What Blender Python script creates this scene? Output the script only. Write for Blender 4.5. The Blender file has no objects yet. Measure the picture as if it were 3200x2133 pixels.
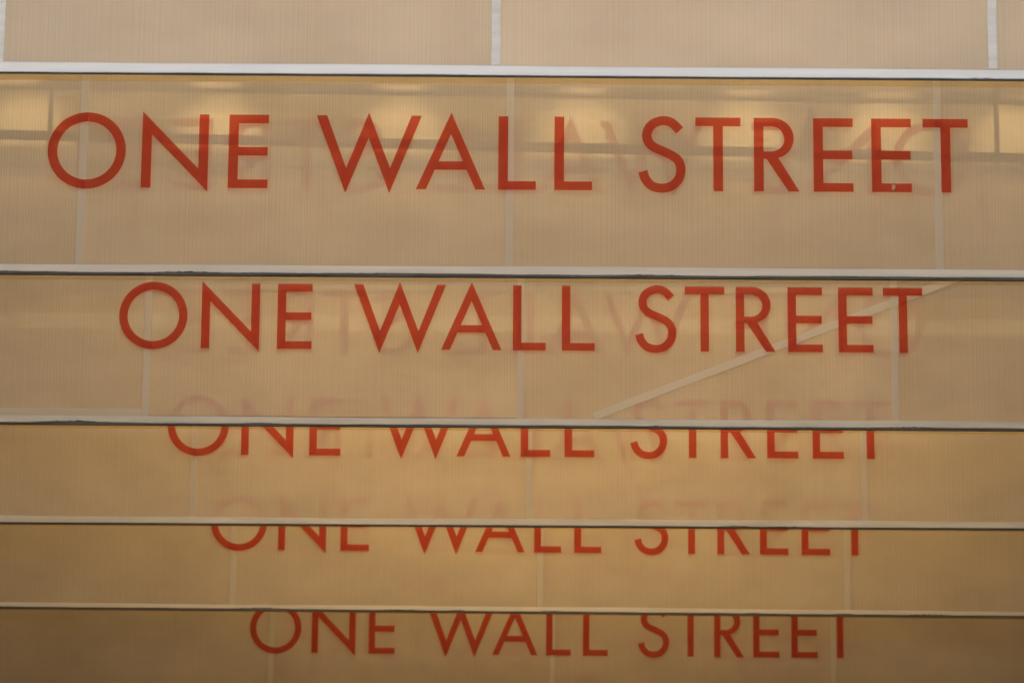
import bpy, math, random
from mathutils import Vector, Matrix
from mathutils.geometry import tessellate_polygon

sc = bpy.context.scene
random.seed(7)

# ------------------------------------------------------------------ camera, sky, sun, exposure
EYE = 1.6
PITCH, ROLL = math.radians(15.5424), math.radians(0.4857)
cam_data = bpy.data.cameras.new('camera')
cam_data.sensor_width = 36.0
cam_data.lens = 143.82
cam_data.clip_start = 0.1
cam_data.clip_end = 500.0
cam_data.dof.use_dof = True
cam_data.dof.focus_distance = 10.3
cam_data.dof.aperture_fstop = 9.0
cam = bpy.data.objects.new('camera', cam_data)
sc.collection.objects.link(cam)
cam.matrix_world = (Matrix.Translation((0, 0, EYE))
                    @ Matrix.Rotation(math.pi / 2 + PITCH, 4, 'X') @ Matrix.Rotation(ROLL, 4, 'Z'))
sc.camera = cam

SUN_EL, SUN_ROT = math.radians(60), math.radians(165)
world = bpy.data.worlds.new('World')
sc.world = world
world.use_nodes = True
wn = world.node_tree
sky = wn.nodes.new('ShaderNodeTexSky')
sky.sky_type = 'NISHITA'
sky.sun_disc = False
sky.sun_elevation = SUN_EL
sky.sun_rotation = SUN_ROT
sky.air_density = 1.0
sky.dust_density = 4.0
wn.links.new(sky.outputs[0], wn.nodes['Background'].inputs[0])
wn.nodes['Background'].inputs[1].default_value = 0.12

sun_data = bpy.data.lights.new('sun', 'SUN')
sun_data.energy = 5.0
sun_data.angle = math.radians(10)
sun_data.color = (1.0, 0.95, 0.88)
sun = bpy.data.objects.new('sun', sun_data)
sc.collection.objects.link(sun)
# direction to the sun: rotation measured from +Y towards +X
sd = Vector((math.sin(SUN_ROT) * math.cos(SUN_EL), math.cos(SUN_ROT) * math.cos(SUN_EL), math.sin(SUN_EL)))
sun.rotation_euler = sd.to_track_quat('Z', 'Y').to_euler()
sun.location = (0, -5, 12)

sc.view_settings.view_transform = 'Standard'
sc.view_settings.look = 'None'
sc.view_settings.gamma = 1.0
sc.view_settings.use_curve_mapping = False
sc.view_settings.exposure = 1.55
sc.render.engine = 'CYCLES'
sc.cycles.use_denoising = True
sc.cycles.max_bounces = 7
sc.cycles.diffuse_bounces = 5
sc.cycles.transmission_bounces = 12
sc.cycles.transparent_max_bounces = 14
sc.cycles.use_adaptive_sampling = True
sc.cycles.adaptive_threshold = 0.015
sc.cycles.sample_clamp_indirect = 6.0

# ------------------------------------------------------------------ materials
def new_mat(name):
    m = bpy.data.materials.new(name)
    m.use_nodes = True
    nt = m.node_tree
    nt.nodes.clear()
    return m, nt, nt.nodes, nt.links

def node(nt, kind, **kw):
    n = nt.nodes.new(kind)
    for k, v in kw.items():
        setattr(n, k, v)
    return n

def coords(nt, scale, rand=True):
    """object coordinates, shifted per object so that copies do not repeat"""
    tc = node(nt, 'ShaderNodeTexCoord')
    src = tc.outputs['Object']
    if rand:
        oi = node(nt, 'ShaderNodeObjectInfo')
        mu = node(nt, 'ShaderNodeMath', operation='MULTIPLY')
        mu.inputs[1].default_value = 57.0
        nt.links.new(oi.outputs['Random'], mu.inputs[0])
        ad = node(nt, 'ShaderNodeVectorMath', operation='ADD')
        nt.links.new(src, ad.inputs[0])
        nt.links.new(mu.outputs[0], ad.inputs[1])
        src = ad.outputs[0]
    mp = node(nt, 'ShaderNodeMapping')
    mp.inputs['Scale'].default_value = scale
    nt.links.new(src, mp.inputs['Vector'])
    return mp.outputs[0]

def noise(nt, scale, vec_scale, detail=3.0, rough=0.5, rand=True):
    n = node(nt, 'ShaderNodeTexNoise')
    n.inputs['Scale'].default_value = scale
    n.inputs['Detail'].default_value = detail
    n.inputs['Roughness'].default_value = rough
    nt.links.new(coords(nt, vec_scale, rand), n.inputs['Vector'])
    return n.outputs['Fac']

def remap(nt, fac, a, b, lo=0.3, hi=0.7):
    r = node(nt, 'ShaderNodeMapRange')
    r.inputs['From Min'].default_value = lo
    r.inputs['From Max'].default_value = hi
    r.inputs['To Min'].default_value = a
    r.inputs['To Max'].default_value = b
    nt.links.new(fac, r.inputs['Value'])
    return r.outputs[0]

def mul(nt, a, b):
    m = node(nt, 'ShaderNodeMath', operation='MULTIPLY')
    for i, x in enumerate((a, b)):
        if isinstance(x, (int, float)):
            m.inputs[i].default_value = x
        else:
            nt.links.new(x, m.inputs[i])
    return m.outputs[0]

def tint(nt, col, fac):
    """colour times a scalar"""
    v = node(nt, 'ShaderNodeVectorMath', operation='SCALE')
    v.inputs[0].default_value = col[:3]
    nt.links.new(fac, v.inputs['Scale'])
    return v.outputs[0]

def mixc(nt, fac, a, b):
    m = node(nt, 'ShaderNodeMix', data_type='RGBA')
    m.inputs[6].default_value = (*a, 1)
    m.inputs[7].default_value = (*b, 1)
    nt.links.new(fac, m.inputs[0])
    return m.outputs[2]

def mix_shader(nt, fac, a, b):
    m = node(nt, 'ShaderNodeMixShader')
    if isinstance(fac, (int, float)):
        m.inputs[0].default_value = fac
    else:
        nt.links.new(fac, m.inputs[0])
    nt.links.new(a, m.inputs[1])
    nt.links.new(b, m.inputs[2])
    return m.outputs[0]

def out(nt, sh):
    o = node(nt, 'ShaderNodeOutputMaterial')
    nt.links.new(sh, o.inputs['Surface'])

def noise1(nt, freq, detail):
    """stripes along x only, shifted per object"""
    n = node(nt, 'ShaderNodeTexNoise', noise_dimensions='1D')
    n.inputs['Scale'].default_value = 1.0
    n.inputs['Detail'].default_value = detail
    tc = node(nt, 'ShaderNodeTexCoord')
    oi = node(nt, 'ShaderNodeObjectInfo')
    sx = node(nt, 'ShaderNodeSeparateXYZ')
    nt.links.new(tc.outputs['Object'], sx.inputs[0])
    ma = node(nt, 'ShaderNodeMath', operation='MULTIPLY_ADD')
    ma.inputs[1].default_value = freq
    mr = mul(nt, oi.outputs['Random'], 91.0)
    nt.links.new(sx.outputs[0], ma.inputs[0])
    nt.links.new(mr, ma.inputs[2])
    nt.links.new(ma.outputs[0], n.inputs['W'])
    return n.outputs['Fac']

def film(name, clear, clear_col, dif_col, tra_col, tra_share, ribs=0.0, cloud=0.0, gloss=0.0):
    """a thin plastic: partly clear, the rest part matt and part diffusing"""
    m, nt, N, L = new_mat(name)
    tr = node(nt, 'ShaderNodeBsdfTransparent')
    tr.inputs[0].default_value = (*clear_col, 1)
    di = node(nt, 'ShaderNodeBsdfDiffuse')
    tl = node(nt, 'ShaderNodeBsdfTranslucent')
    fac = clear
    if ribs:
        # flutes run vertically; clouds mottle the tone softly at random
        rib = remap(nt, noise1(nt, 560.0, 1.0), 1 - ribs, 1 + ribs)
        cl = remap(nt, noise(nt, 1.0, (2.7, 3.0, 4.6), 4.0, 0.62), 1 - cloud, 1 + cloud)
        fac = mul(nt, rib, clear)
        k = mul(nt, remap(nt, rib, 1 - ribs * .3, 1 + ribs * .3, 1 - ribs, 1 + ribs), cl)
        L.new(tint(nt, dif_col, cl), di.inputs[0])
        L.new(tint(nt, tra_col, k), tl.inputs[0])
    else:
        di.inputs[0].default_value = (*dif_col, 1)
        tl.inputs[0].default_value = (*tra_col, 1)
    body = mix_shader(nt, tra_share, di.outputs[0], tl.outputs[0])
    if gloss:
        gl = node(nt, 'ShaderNodeBsdfGlossy')
        gl.inputs['Roughness'].default_value = 0.38
        gl.inputs[0].default_value = (1, 1, 1, 1)
        body = mix_shader(nt, gloss, body, gl.outputs[0])
    out(nt, mix_shader(nt, fac, body, tr.outputs[0]))
    return m

def matte(name, col, col2=None, scale=(8, 8, 8), rough=0.6, spec=0.3, lo=.35, hi=.65, bump=0.0):
    m, nt, N, L = new_mat(name)
    b = node(nt, 'ShaderNodeBsdfPrincipled')
    b.inputs['Roughness'].default_value = rough
    b.inputs['Specular IOR Level'].default_value = spec
    if col2 is None:
        b.inputs['Base Color'].default_value = (*col, 1)
    else:
        f = noise(nt, 1.0, scale, 5.0, 0.65)
        L.new(mixc(nt, remap(nt, f, 0, 1, lo, hi), col, col2), b.inputs['Base Color'])
        if bump:
            bp = node(nt, 'ShaderNodeBump')
            bp.inputs['Strength'].default_value = bump
            bp.inputs['Distance'].default_value = 0.002
            L.new(f, bp.inputs['Height'])
            L.new(bp.outputs[0], b.inputs['Normal'])
    out(nt, b.outputs[0])
    return m

def glow(name, col, strength):
    m, nt, N, L = new_mat(name)
    e = node(nt, 'ShaderNodeEmission')
    e.inputs[0].default_value = (*col, 1)
    e.inputs[1].default_value = strength
    out(nt, e.outputs[0])
    return m

M = {}
M['sheet'] = film('beige fluted plastic', 0.55, (0.985, 0.953, 0.895), (0.885, 0.82, 0.73), (0.972, 0.928, 0.855), 0.45, 0.14, 0.10, 0.03)
M['amber'] = film('amber clear plastic', 0.90, (0.975, 0.905, 0.74), (0.80, 0.67, 0.46), (0.90, 0.76, 0.53), 0.5)
M['vinyl'] = film('red vinyl', 0.70, (0.98, 0.52, 0.44), (0.58, 0.13, 0.085), (0.76, 0.17, 0.108), 0.45, gloss=0.03)
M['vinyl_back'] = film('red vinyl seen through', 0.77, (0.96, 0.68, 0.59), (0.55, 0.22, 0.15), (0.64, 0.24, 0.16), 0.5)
M['white_tape'] = matte('white tape', (0.84, 0.83, 0.82), (0.72, 0.71, 0.70), (3, 3, 60), 0.45, 0.4)
M['grey_tape'] = matte('greyed tape', (0.74, 0.72, 0.68), (0.60, 0.59, 0.56), (5, 3, 60), 0.5, 0.35)
M['cream_tape'] = matte('cream tape', (0.84, 0.79, 0.71), (0.70, 0.65, 0.58), (4, 3, 60), 0.5, 0.35)
M['seam_tape'] = film('clouded tape', 0.42, (0.97, 0.96, 0.95), (0.84, 0.82, 0.77), (0.94, 0.92, 0.88), 0.42)
M['strip'] = film('off white strip', 0.48, (0.97, 0.96, 0.94), (0.93, 0.90, 0.83), (0.96, 0.94, 0.88), 0.36)
M['rubber'] = matte('dark edge channel', (0.095, 0.095, 0.10), (0.16, 0.16, 0.165), (6, 6, 60), 0.45, 0.4)
M['chip'] = matte('scuffed vinyl', (0.60, 0.50, 0.38), (0.42, 0.25, 0.18), (150, 150, 150), 0.7, 0.2)
M['grey_brown'] = matte('grey_brown', (0.22, 0.19, 0.15), (0.45, 0.39, 0.31), (9, 9, 300), 0.8, 0.2)
M['alu'] = matte('dull aluminium', (0.35, 0.34, 0.33), (0.27, 0.26, 0.25), (9, 9, 9), 0.5, 0.5)
M['rail'] = matte('dark brown rail', (0.16, 0.125, 0.095), (0.12, 0.09, 0.07), (9, 9, 9), 0.6, 0.3)
M['ply'] = matte('pale plywood', (0.66, 0.58, 0.46), (0.56, 0.48, 0.37), (2, 2, 26), 0.75, 0.2)
M['deck'] = matte('weathered planks', (0.30, 0.26, 0.21), (0.22, 0.19, 0.15), (2, 30, 2), 0.8, 0.2)
M['wall_paint'] = matte('dark green hoarding', (0.08, 0.07, 0.055), (0.055, 0.05, 0.04), (4, 4, 4), 0.7, 0.25)
M['stone'] = matte('limestone', (0.33, 0.30, 0.26), (0.26, 0.23, 0.20), (3, 3, 3), 0.85, 0.2)
M['ply_dark'] = matte('painted plywood', (0.10, 0.09, 0.075), (0.07, 0.06, 0.05), (2, 2, 20), 0.8, 0.2)
M['paving'] = matte('concrete paving', (0.46, 0.45, 0.43), (0.36, 0.355, 0.34), (2, 2, 2), 0.9, 0.2, bump=.3)
M['lamp_body'] = matte('white lamp housing', (0.7, 0.7, 0.68), None, rough=0.4)
M['lamp_dark'] = matte('black lamp can', (0.03, 0.03, 0.03), None, rough=0.5)
M['wash_glow'] = glow('warm lamp glass', (1.0, 0.88, 0.66), 4.0)
M['globe_glass'] = film('frosted globe glass', 0.94, (1.0, 0.97, 0.90), (0.8, 0.75, 0.65), (0.9, 0.85, 0.75), 0.7)

# ------------------------------------------------------------------ mesh helpers
COL = sc.collection

def link(name, mesh, mat, parent=None):
    o = bpy.data.objects.new(name, mesh)
    COL.objects.link(o)
    if mat is not None and not mesh.materials:
        mesh.materials.append(mat)
    if parent is not None:
        o.parent = parent
    return o

def mesh_of(name, V, F, smooth=False):
    me = bpy.data.meshes.new(name)
    me.from_pydata([tuple(v) for v in V], [], F)
    me.update()
    if smooth:
        for p in me.polygons:
            p.use_smooth = True
    return me

def box_data(x0, x1, y0, y1, z0, z1):
    V = [(x, y, z) for z in (z0, z1) for y in (y0, y1) for x in (x0, x1)]
    F = [(0, 2, 3, 1), (4, 5, 7, 6), (0, 1, 5, 4), (2, 6, 7, 3), (0, 4, 6, 2), (1, 3, 7, 5)]
    return V, F

def box(name, b, mat, parent=None):
    return link(name, mesh_of(name, *box_data(*b)), mat, parent)

def thing(name, label, cat, loc=(0, 0, 0), group=None):
    o = bpy.data.objects.new(name, None)
    o.empty_display_size = 0.1
    COL.objects.link(o)
    o.location = loc
    return tag(o, label, cat, group)

def tag(o, label, cat, group=None):
    o['label'] = label
    o['category'] = cat
    if group:
        o['group'] = group
    return o

def prism(name, outer, holes, y0, y1):
    """flat polygon (u, v) with holes, given a thickness from y0 (front) to y1"""
    loops = [outer] + list(holes)
    pts = [p for l in loops for p in l]
    tris = tessellate_polygon([[Vector((p[0], p[1], 0)) for p in l] for l in loops])
    n = len(pts)
    V = [(p[0], y0, p[1]) for p in pts] + [(p[0], y1, p[1]) for p in pts]
    F = []
    for a, b, c in tris:
        ar = ((pts[b][0] - pts[a][0]) * (pts[c][1] - pts[a][1]) - (pts[c][0] - pts[a][0]) * (pts[b][1] - pts[a][1]))
        if ar < 0:
            b, c = c, b
        F.append((a, b, c))
        F.append((a + n, c + n, b + n))
    i0 = 0
    for l in loops:
        k = len(l)
        area = sum(l[i][0] * l[(i + 1) % k][1] - l[(i + 1) % k][0] * l[i][1] for i in range(k))
        ccw = (area > 0) == (l is outer)
        for i in range(k):
            a, b = i0 + i, i0 + (i + 1) % k
            F.append((b, a, a + n, b + n) if ccw else (a, b, b + n, a + n))
        i0 += k
    return mesh_of(name, V, F)

def tube(name, p, q, r, mat, parent=None, seg=14):
    p, q = Vector(p), Vector(q)
    d = (q - p).normalized()
    a = d.orthogonal().normalized()
    b = d.cross(a)
    V, F = [], []
    for c in (p, q):
        for i in range(seg):
            t = 2 * math.pi * i / seg
            V.append(c + a * (r * math.cos(t)) + b * (r * math.sin(t)))
    for i in range(seg):
        j = (i + 1) % seg
        F.append((i, j, j + seg, i + seg))
    F.append(tuple(range(seg - 1, -1, -1)))
    F.append(tuple(range(seg, 2 * seg)))
    me = mesh_of(name, V, F)
    for pl in me.polygons:
        pl.use_smooth = len(pl.vertices) == 4
    return link(name, me, mat, parent)

def lathe(name, prof, seg=20):
    """profile of (radius, z) turned about z"""
    V, F = [], []
    for r, z in prof:
        for i in range(seg):
            t = 2 * math.pi * i / seg
            V.append((r * math.cos(t), r * math.sin(t), z))
    for k in range(len(prof) - 1):
        for i in range(seg):
            j = (i + 1) % seg
            F.append((k * seg + i, k * seg + j, (k + 1) * seg + j, (k + 1) * seg + i))
    F.append(tuple(range(seg - 1, -1, -1)))
    F.append(tuple((len(prof) - 1) * seg + i for i in range(seg)))
    return mesh_of(name, V, F, True)

# ------------------------------------------------------------------ the setting
def ground_sheet():
    V, F = [], []
    n = 24
    for i in range(n + 1):
        for j in range(n + 1):
            V.append((-60 + 120 * i / n, -40 + 120 * j / n, 0))
    for i in range(n):
        for j in range(n):
            a = i * (n + 1) + j
            F.append((a, a + n + 1, a + n + 2, a + 1))
    o = link('pavement', mesh_of('pavement', V, F), M['paving'])
    o['kind'] = 'structure'
ground_sheet()

DECK_Z = 6.9
WALL_X = 3.42
Y0, Y1 = 2.6, 19.0
BLOCKER_H = 2.72
deck = thing('shed_roof', 'plank roof of the walkway shed above the hanging signs', 'roof', (0, Y0, DECK_Z))
pw = 0.30
me_pl = mesh_of('plank', *box_data(-WALL_X - .4, WALL_X + .4, -.006, pw + .006, 0, .05))
for i in range(int((Y1 - Y0) / pw)):
    o = link('plank', me_pl, M['deck'], deck)
    o.location = (0, i * pw, 0.055 * (i % 2))
w = box('stone_wall', (-.35, 0, Y0, Y1, 0, DECK_Z - .003), M['stone'])
w.location = (-WALL_X, 0, 0)
tag(w, 'limestone building wall closing one side of the covered walkway', 'wall')
w = box('hoarding', (0, .12, Y0, Y1, 0, DECK_Z - .003), M['wall_paint'])
w.location = (WALL_X, 0, 0)
tag(w, 'dark painted hoarding closing the street side of the covered walkway', 'wall')
w = box('end_hoarding', (-WALL_X + .004, WALL_X - .004, 0, .12, 0, DECK_Z - .004), M['wall_paint'])
w.location = (0, Y1 - .13, 0)
tag(w, 'dark painted hoarding across the far end of the covered walkway', 'wall')

# added screen below the line of sight, keeps ground light off the far signs
blocker = thing('light_screen', 'added plywood screen out of view, keeping daylight off the far signs', 'blocker', (0, 6.2, 0))
me_bd = mesh_of('board', *box_data(-.605, .605, 0, .018, .06, BLOCKER_H))
me_ps = mesh_of('post', *box_data(-.045, .045, .019, .11, 0, BLOCKER_H + .02))
for i in range(-2, 4):
    if i < 3:
        o = link('board', me_bd, M['ply_dark'], blocker)
        o.location = (i * 1.212, 0, 0)
for i in range(-2, 4):
    o = link('post', me_ps, M['ply_dark'], blocker)
    o.location = (i * 1.212 - .606, 0, 0)

# ------------------------------------------------------------------ letters (metres, baseline 0)
CH, ST, BR = 0.1840, 0.0230, 0.0214

def ring(cx, cz, r, rz, n=56):
    return [(cx + r * math.cos(2 * math.pi * i / n), cz + rz * math.sin(2 * math.pi * i / n)) for i in range(n)]

def stroke(ctrl, w, per=8):
    """constant width ribbon along a Catmull-Rom curve"""
    P = [Vector(c) for c in ctrl]
    P = [P[0] * 2 - P[1]] + P + [P[-1] * 2 - P[-2]]
    line = []
    for i in range(1, len(P) - 2):
        for k in range(per):
            t = k / per
            a, b, c, d = P[i - 1], P[i], P[i + 1], P[i + 2]
            line.append(0.5 * ((2 * b) + (c - a) * t + (2 * a - 5 * b + 4 * c - d) * t * t + (3 * b - a - 3 * c + d) * t ** 3))
    line.append(P[-2])
    L, R = [], []
    for i, p in enumerate(line):
        t = (line[min(i + 1, len(line) - 1)] - line[max(i - 1, 0)]).normalized()
        nrm = Vector((-t.y, t.x))
        L.append(tuple(p + nrm * w / 2))
        R.append(tuple(p - nrm * w / 2))
    return L + R[::-1]

def glyph_E(x):
    r, rm = .0948, .0930
    return [(x, 0), (x + r, 0), (x + r, BR), (x + ST, BR), (x + ST, .0815), (x + rm, .0815), (x + rm, .1030), (x + ST, .1030),
            (x + ST, CH - BR), (x + r, CH - BR), (x + r, CH), (x, CH)], []

def glyph_L(x):
    return [(x, 0), (x + .0900, 0), (x + .0900, BR), (x + ST, BR), (x + ST, CH), (x, CH)], []

def glyph_T(x):
    wd = .1080
    c = x + wd / 2
    return [(x, CH - BR), (c - ST / 2, CH - BR), (c - ST / 2, 0), (c + ST / 2, 0), (c + ST / 2, CH - BR), (x + wd, CH - BR), (x + wd, CH), (x, CH)], []

def glyph_R(x):
    cz, ro, ri = (CH + .0820) / 2, (CH - .0820) / 2, (.1630 - .0995) / 2
    ox = x + .0955 - ro
    arc = [(ox + ro * math.sin(math.pi * i / 20), cz + ro * math.cos(math.pi * i / 20)) for i in range(0, 18)]
    outer = [(x, 0), (x, CH)] + arc + [(x + .0580, .0838), (x + .1082, 0), (x + .0822, 0), (x + .0300, .0812), (x + ST, .0812), (x + ST, 0)]
    ix = x + .0728 - ri
    hz = (.1630 + .0995) / 2
    hole = [(x + ST, .1630)] + [(ix + ri * math.sin(math.pi * i / 16), hz + ri * math.cos(math.pi * i / 16)) for i in range(17)] + [(x + ST, .0995)]
    return outer, [hole]

def glyphs():
    g = []
    cx, cz = -1.0089, .0917
    g.append(('letter_O', (ring(cx, cz, .0934, .0957), [ring(cx, cz, .0706, .0729)])))
    g.append(('letter_N', ([(-.8772, 0), (-.8542, 0), (-.8542, .1335), (-.7181, -.0090), (-.7181, CH), (-.7411, CH), (-.7411, .0480), (-.8772, .1905)], [])))
    g.append(('letter_E', glyph_E(-.6695)))
    g.append(('letter_W', ([(-.4607, CH), (-.3890, -.0100), (-.3353, .1280), (-.2842, -.0100), (-.2090, CH), (-.2332, CH), (-.2830, .0520),
                            (-.3353, .1915), (-.3880, .0515), (-.4357, CH)], [])))
    # cross bar cut out of the A leaves a counter and an open foot
    def on(a, b, z):
        t = (z - a[1]) / (b[1] - a[1])
        return (a[0] + (b[0] - a[0]) * t, z)
    il, ir, ia = (-.1968, 0), (-.0789, 0), (-.1383, .1390)
    g.append(('letter_A', ([(-.2206, 0), il, on(il, ia, .0490), on(ir, ia, .0490), ir, (-.0557, 0), (-.1381, .1925)],
                           [[on(il, ia, .0700), on(ir, ia, .0700), ia]])))
    g.append(('letter_L', glyph_L(-.0247)))
    g.append(('letter_L', glyph_L(.1091)))
    S = [(.3204, .0482), (.3265, .0290), (.3420, .0120), (.3655, .0062), (.3890, .0120), (.4060, .0300), (.4112, .0530), (.4060, .0730),
         (.3930, .0860), (.3693, .0985), (.3490, .1075), (.3350, .1200), (.3299, .1375), (.3345, .1560), (.3480, .1695), (.3695, .1757),
         (.3900, .1700), (.4085, .1515)]
    g.append(('letter_S', (stroke(S, .0224), [])))
    g.append(('letter_T', glyph_T(.4460)))
    g.append(('letter_R', glyph_R(.5855)))
    g.append(('letter_E', glyph_E(.7275)))
    g.append(('letter_E', glyph_E(.8662)))
    g.append(('letter_T', glyph_T(.9891)))
    return g

GL = glyphs()
SEAM = 1.0212
FOOT = 0.222           # height of the text baseline above the sign's lower edge
TOP = FOOT + 0.521     # sign height
DEPTH = 0.10           # front sheet to rear sheet
FRONT_LETTERS = [(n, prism(n, o, h, -.0050, -.0040)) for n, (o, h) in GL]
REAR_LETTERS = []
for n, (o, h) in GL:
    fl = lambda l: [(-x + .010, z) for x, z in l][::-1]
    REAR_LETTERS.append((n, prism('rear_' + n, fl(o), [fl(x) for x in h], DEPTH + .0055, DEPTH + .0065)))
HALF = 3 * SEAM
me_front = mesh_of('front_sheet', *box_data(-SEAM / 2 + .002, SEAM / 2 - .002, 0, .004, .019, TOP))
me_seam = {}

def torn_tape(u0, u1, z0, z1, y0, y1, seed, rough, tears):
    """strip of tape whose lower edge is uneven, with a few tears"""
    rnd = random.Random(seed)
    n = 1100
    ph = [rnd.uniform(0, 6.28) for _ in range(6)]
    tr = [(rnd.uniform(-1.7, 1.7), rnd.uniform(.02, .11), rnd.uniform(.0012, .0042)) for _ in range(tears)]
    V, F = [], []
    for i in range(n + 1):
        u = u0 + (u1 - u0) * i / n
        e = rough * (math.sin(u * 5 + ph[0]) + .7 * math.sin(u * 13 + ph[1]) + .5 * math.sin(u * 37 + ph[2]) + .5 * rnd.uniform(-1, 1)) * .5
        for c, wd, hh in tr:
            d = abs(u - c) / wd
            if d < 1:
                e += hh * (1 - d * d) * rnd.uniform(.15, 1.0)
        t = .0009 * math.sin(u * 2.3 + ph[3]) + .0006 * math.sin(u * 7.1 + ph[4])
        zb, zt = z0 + e, z1 + t
        V += [(u, y0, zb), (u, y0, zt), (u, y1, zt), (u, y1, zb)]
    for i in range(n):
        a, b = 4 * i, 4 * i + 4
        F += [(a, b, b + 1, a + 1), (a + 1, b + 1, b + 2, a + 2), (a + 2, b + 2, b + 3, a + 3), (a + 3, b + 3, b, a)]
    F += [(0, 1, 2, 3), (4 * n + 3, 4 * n + 2, 4 * n + 1, 4 * n)]
    return mesh_of('bottom_tape', V, F)

def seam_strip(z0, z1, w, seed):
    rnd = random.Random(seed)
    n = 14
    V, F = [], []
    for i in range(n + 1):
        z = z0 + (z1 - z0) * i / n
        d = rnd.uniform(-.0006, .0006)
        V += [(-w / 2 + d, -.0022, z), (w / 2 + d, -.0022, z), (w / 2 + d, -.0006, z), (-w / 2 + d, -.0006, z)]
    for i in range(n):
        a, b = 4 * i, 4 * i + 4
        F += [(a, a + 1, b + 1, b), (a + 1, a + 2, b + 2, b + 1), (a + 2, a + 3, b + 3, b + 2), (a + 3, a, b, b + 3)]
    F += [(3, 2, 1, 0), (4 * n, 4 * n + 1, 4 * n + 2, 4 * n + 3)]
    return mesh_of('seam_tape', V, F)

# X, Y, Z of the text baseline relative to the eye, turn, tilt, text shift, tape top, tape bottom, amber drop, tape, seams, wear, tears, dark edge
SIGNS = [
    (-0.0381, 7.9459, 2.9772, -.0064, .0011, .0000, -.1825, -.2020, .0120, 'white_tape', 'grey_tape', .0007, 3, -.2060,
     'plain beige sign with the brightest white bottom tape and white seam strips'),
    (-0.0084, 9.3000, 2.9601, -.0084, .0004, -.0032, -.1915, -.2100, .0090, 'white_tape', 'seam_tape', .0012, 9, -.2185,
     'beige sign with red capitals, lamp glow and dark rails showing through it'),
    (0.0245, 10.7758, 2.9713, -.0000, -.0018, .0025, -.1930, -.2115, .0062, 'grey_tape', 'seam_tape', .0010, 6, -.2190,
     'beige sign with red capitals crossed by a pale diagonal strip, grey bottom tape'),
    (0.0553, 12.1115, 3.0036, .0056, -.0035, -.0013, -.1940, -.2140, .0032, 'cream_tape', 'seam_tape', .0005, 2, -.2203,
     'golden beige sign with clean cream bottom edge, red capitals half hidden by grey tape'),
    (0.1007, 13.3109, 2.9739, -.0038, .0018, .0031, -.1855, -.2000, .0022, 'cream_tape', 'seam_tape', .0008, 8, -.2078,
     'brown sign with thin scuffed bottom edge, red capitals half hidden by clean cream edge'),
    (0.1563, 14.6201, 2.8855, -.0079, .0031, .0014, -.1855, -.2000, .0020, 'cream_tape', 'seam_tape', .0008, 8, -.2078,
     'dimmest brown sign, dark red capitals, hanging behind the one with thin scuffed edge'),
    (0.1697, 15.8700, 3.0296, -.0040, .0020, .0000, -.1855, -.2000, .0020, 'cream_tape', 'seam_tape', .0008, 8, -.2078,
     'farthest sign, only faint red letters showing through the dim brown sign before it'),
]
GROUP = 'row of hanging signs with the same red lettering'
roots = []
for k, (X, Y, Z, yaw, tilt, tdx, tt, tb, drop, tape, seam, wear, tears, dark, label) in enumerate(SIGNS):
    base = EYE + Z
    tan_el = (Z - .21) / Y
    root = thing('hanging_sign', label, 'sign', group=GROUP)
    root.rotation_euler = (0, tilt, yaw)
    root.location = Vector((X, Y, base)) - root.rotation_euler.to_matrix() @ Vector((0, 0, FOOT))
    roots.append(root)
    for i in range(6):
        o = link('front_sheet', me_front, M['sheet'], root)
        o.location = (-HALF + SEAM * (i + .5), 0, 0)
    # the rear sheet hangs a little lower in the line of sight than the front edge
    zb = FOOT + dark + DEPTH * tan_el - drop
    me_rear = mesh_of('rear_sheet', *box_data(-SEAM / 2 + .0001, SEAM / 2 - .0001, DEPTH, DEPTH + .004, zb, TOP - .004))
    for i in range(6):
        o = link('rear_sheet', me_rear, M['amber'], root)
        o.location = (-HALF + SEAM * (i + .5), 0, 0)
    # dark channel holding the foot of the front sheet, tape lapped over its face
    zc = FOOT + dark + .008 * tan_el + .0002
    box('edge_channel', (-HALF, HALF, -.0035, .0080, zc, zc + .0155), M['rubber'], root)
    z_t, z_b = FOOT + tt, FOOT + tb
    link('bottom_tape', torn_tape(-HALF, HALF, z_b, z_t, -.0060, -.0040 + .0004, 11 + k, wear, tears), M[tape], root)
    box('backing_strip', (-HALF, HALF, -.0030, -.0003, zc + .0156, z_t - .001), M['rubber'], root)
    box('top_rail', (-HALF, HALF, -.004, DEPTH + .008, TOP + .001, TOP + .022), M['alu'], root)
    for i in (-2, -1, 0, 1, 2):
        wd = .0186 if k < 3 else .0180
        o = link('seam_tape', seam_strip(FOOT - .1795 if k == 0 else z_t + .0005, TOP - .002, wd, 40 + 7 * k + i), M[seam], root)
        o.location = (i * SEAM, 0, 0)
    for (n, me) in FRONT_LETTERS:
        o = link(n, me, M['vinyl'], root)
        o.location = (tdx, 0, FOOT)
    dz = DEPTH * tan_el + (-.010 if k == 2 else -.002)
    for (n, me) in REAR_LETTERS:
        o = link(n, me, M['vinyl_back'], root)
        o.location = (tdx, 0, FOOT + dz)
    # hangers from the top rail up to the planks
    for u in ((-1.315, 1.322) if k == 2 else (-2.2, 2.2)):
        tube('hanger_rod', (u, DEPTH / 2, TOP + .022), (u, DEPTH / 2, DECK_Z - (base - FOOT) - .002), .007, M['rail'], root)

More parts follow.
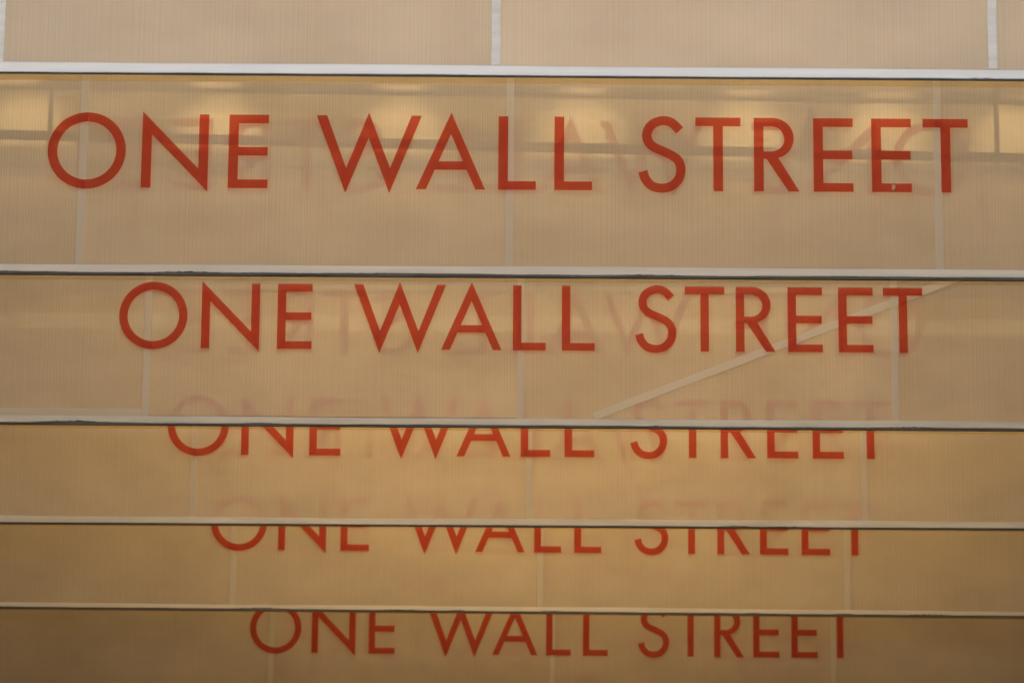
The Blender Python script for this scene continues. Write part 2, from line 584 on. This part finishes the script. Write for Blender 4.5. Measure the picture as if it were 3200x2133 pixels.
# what only single signs carry
s = roots[2]
def diag(u0, v0, u1, v1, w):
    a, b = Vector((u0, v0)), Vector((u1, v1))
    d = (b - a).normalized()
    nn = Vector((-d.y, d.x)) * w / 2
    pts = []
    for t in range(9):                       # rounded lower end
        an = math.pi / 2 + math.pi * t / 8
        pts.append(a + nn * math.cos(an - math.pi / 2) * 1.0 - d * (w * .22) * math.sin(an - math.pi / 2))
    return [tuple(p) for p in pts] + [tuple(b - nn), tuple(b + nn)]
pl = [(x, z + FOOT) for x, z in diag(.2020, -.1835, 1.22, .2235, .0215)]
o = link('diagonal_strip', prism('diagonal_strip', pl, [], -.0030, -.0006), M['strip'], s)
o['label'] = 'pale diagonal strip under the lettering'
o = box('tape_patch', (-HALF, -1.0212 - .010, -.0026, -.0007, FOOT - .1925, FOOT - .1715), M['seam_tape'], s)
o['label'] = 'second strip of tape above the grey edge'
o = box('thin_line', (-SEAM + .012, -.012, -.0007, -.0002, FOOT - .1915, FOOT - .1893), M['grey_brown'], s)  # thin grey-brown strip along the top of the tape
o['label'] = 'thin dark line just above the grey tape'
# chip out of the vinyl of the last E
rnd = random.Random(5)
chip = []
for i in range(13):
    a = 2 * math.pi * i / 13
    r = .0052 * rnd.uniform(.55, 1.25)
    chip.append((.9155 + r * math.cos(a), .0115 + r * 1.15 * math.sin(a)))
me = prism('chip', chip, [], -.0056, -.0049)
o = link('chip', me, M['chip'], roots[1])
o.location = (-.0015, 0, FOOT)
o['label'] = 'pale chip in the red vinyl'

# ------------------------------------------------------------------ behind the third sign: fascia, rails, lamps
f = box('fascia_board', (-WALL_X + .01, WALL_X - .01, 0, .018, 0, DECK_Z - .006 - (EYE + 3.45)), M['ply'])
f.location = (0, 11.55, EYE + 3.45)
tag(f, 'pale plywood board hung between signs, lit by lamps and seen through the second sign', 'board')
for nm, a, b, r, lab in (
        ('rail', (-3.3, 11.30, 3.923), (3.3, 11.30, 3.872), .0165, 'upper dark rail running before the lamp lit board'),
        ('rail', (-3.3, 11.20, 3.748), (3.3, 11.20, 3.646), .0150, 'lower dark rail running before the lamp lit board')):
    t = tube(nm, (a[0], 0, a[2] - a[2]), (b[0], 0, b[2] - a[2]), r, M['rail'])
    t.location = (0, a[1], EYE + a[2])
    tag(t, lab, 'rail', None)
t = tube('brace_rod', (0, 0, 0), (.135, 0, .53), .013, M['rail'])
t.location = (.806, 10.93, EYE + 3.575)
tag(t, 'slanting dark rod rising from the top of the diagonally striped sign', 'rod')

WASH = [-1.45, -.87, -.33, .20, .69, 1.10, 1.50]

def can_mesh():
    """open can: outer wall, rim, inner wall and a closed rear"""
    ro, ri, h, seg = .034, .030, .22, 20
    V, F = [], []
    prof = [(.002, .175), (ri, .175), (ri, 0), (ro, 0), (ro, h), (.02, h + .012), (.002, h + .012)]
    for r, z in prof:
        for i in range(seg):
            t = 2 * math.pi * i / seg
            V.append((r * math.cos(t), r * math.sin(t), z))
    for k in range(len(prof) - 1):
        for i in range(seg):
            j = (i + 1) % seg
            F.append((k * seg + j, k * seg + i, (k + 1) * seg + i, (k + 1) * seg + j))
    return mesh_of('lamp_can', V, F)

def lens_mesh(r, z, seg=20):
    V = [(r * math.cos(2 * math.pi * i / seg), r * math.sin(2 * math.pi * i / seg), z) for i in range(seg)]
    V += [(x, y, z + .004) for x, y, _ in V]
    F = [tuple(range(seg - 1, -1, -1)), tuple(range(seg, 2 * seg))]
    F += [(i, (i + 1) % seg, (i + 1) % seg + seg, i + seg) for i in range(seg)]
    return mesh_of('lamp_lens', V, F)

me_h, me_c = can_mesh(), lens_mesh(.027, .167)
SPOT_POWER = 8.0
AIM = Vector((0, .55, -.26)).normalized()
for i, x in enumerate(WASH):
    L = thing('spot_lamp', 'small spot lamp throwing a warm pool of light on the plywood board', 'lamp', (x, 11.0, EYE + 4.07), 'spot lamps over the plywood board')
    rot = (-AIM).to_track_quat('Z', 'Y').to_euler()
    o = link('lamp_can', me_h, M['lamp_dark'], L)
    o.rotation_euler = rot
    o = link('lamp_lens', me_c, M['wash_glow'], L)
    o.rotation_euler = rot
    ld = bpy.data.lights.new('spot_light', 'SPOT')
    ld.energy = SPOT_POWER
    ld.color = (1.0, 0.90, 0.70)
    ld.spot_size = math.radians(34)
    ld.spot_blend = 0.9
    ld.shadow_soft_size = 0.02
    lo = bpy.data.objects.new('spot_light', ld)
    COL.objects.link(lo)
    lo.parent = L
    lo.rotation_euler = rot
    lo.location = AIM * .004
    tube('stem', tuple(-AIM * .16 + Vector((0, 0, .05))), (0, -AIM.y * .16, DECK_Z - EYE - 4.07 - .002), .006, M['rail'], L, 8)

me_gh = lathe('globe_cap', [(.050, .0), (.050, .025), (.020, .05), (.010, .06)])
me_gg = lathe('globe_glass', [(.045, -.002), (.075, -.03), (.085, -.07), (.070, -.115), (.035, -.14), (.004, -.147)])
# pairs of globes, paler near the open end, older and more orange further in
GAPS = [(8.68, [-.45, .65], 4.4, 'pale_glow', 'added pale fill lamp, one of two brightening the front of the lamp glow sign'),  # added fill pair, brightens the face and tape of the second sign
        (10.05, [-.75, .85], 4.3, 'pale_glow', 'pale globe lamp hung between the lamp glow sign and the diagonally striped sign'),
        (11.83, [-.55, .7], 4.0, 'gap_glow', 'yellow globe lamp hung between the plywood board and the golden beige sign'),
        (12.72, [-.5, .7], 4.02, 'gap_glow', 'yellow globe lamp, one of two hung just behind the golden beige sign'),
        (13.96, [.15], 4.35, 'old_glow', 'orange globe lamp hung before the dimmest brown sign'),
        (15.2, [-.05, .45], 4.72, 'old_glow', 'orange globe lamp, one of two hung behind the dimmest brown sign')]
GLOW = {'pale_glow': (7.6, (1.0, 0.87, 0.69)), 'gap_glow': (4.8, (1.0, 0.81, 0.47)), 'old_glow': (8.6, (1.0, 0.70, 0.31))}
for yy, xs, zz, gm, lab in GAPS:
    zz += EYE
    me_gap = me_gg
    for x in xs:
        L = thing('globe_lamp', lab, 'lamp', (x, yy, zz), 'globe lamps between the signs')
        link('globe_cap', me_gh, M['lamp_body'], L)
        link('globe_glass', me_gap, M['globe_glass'], L)
        ld = bpy.data.lights.new('globe_light', 'POINT')
        ld.energy, ld.color = GLOW[gm]
        ld.shadow_soft_size = 0.055
        lo = bpy.data.objects.new('globe_light', ld)
        COL.objects.link(lo)
        lo.parent = L
        lo.location = (0, 0, -.072)
        tube('stem', (0, 0, .06), (0, 0, DECK_Z - zz - .002), .006, M['rail'], L, 8)
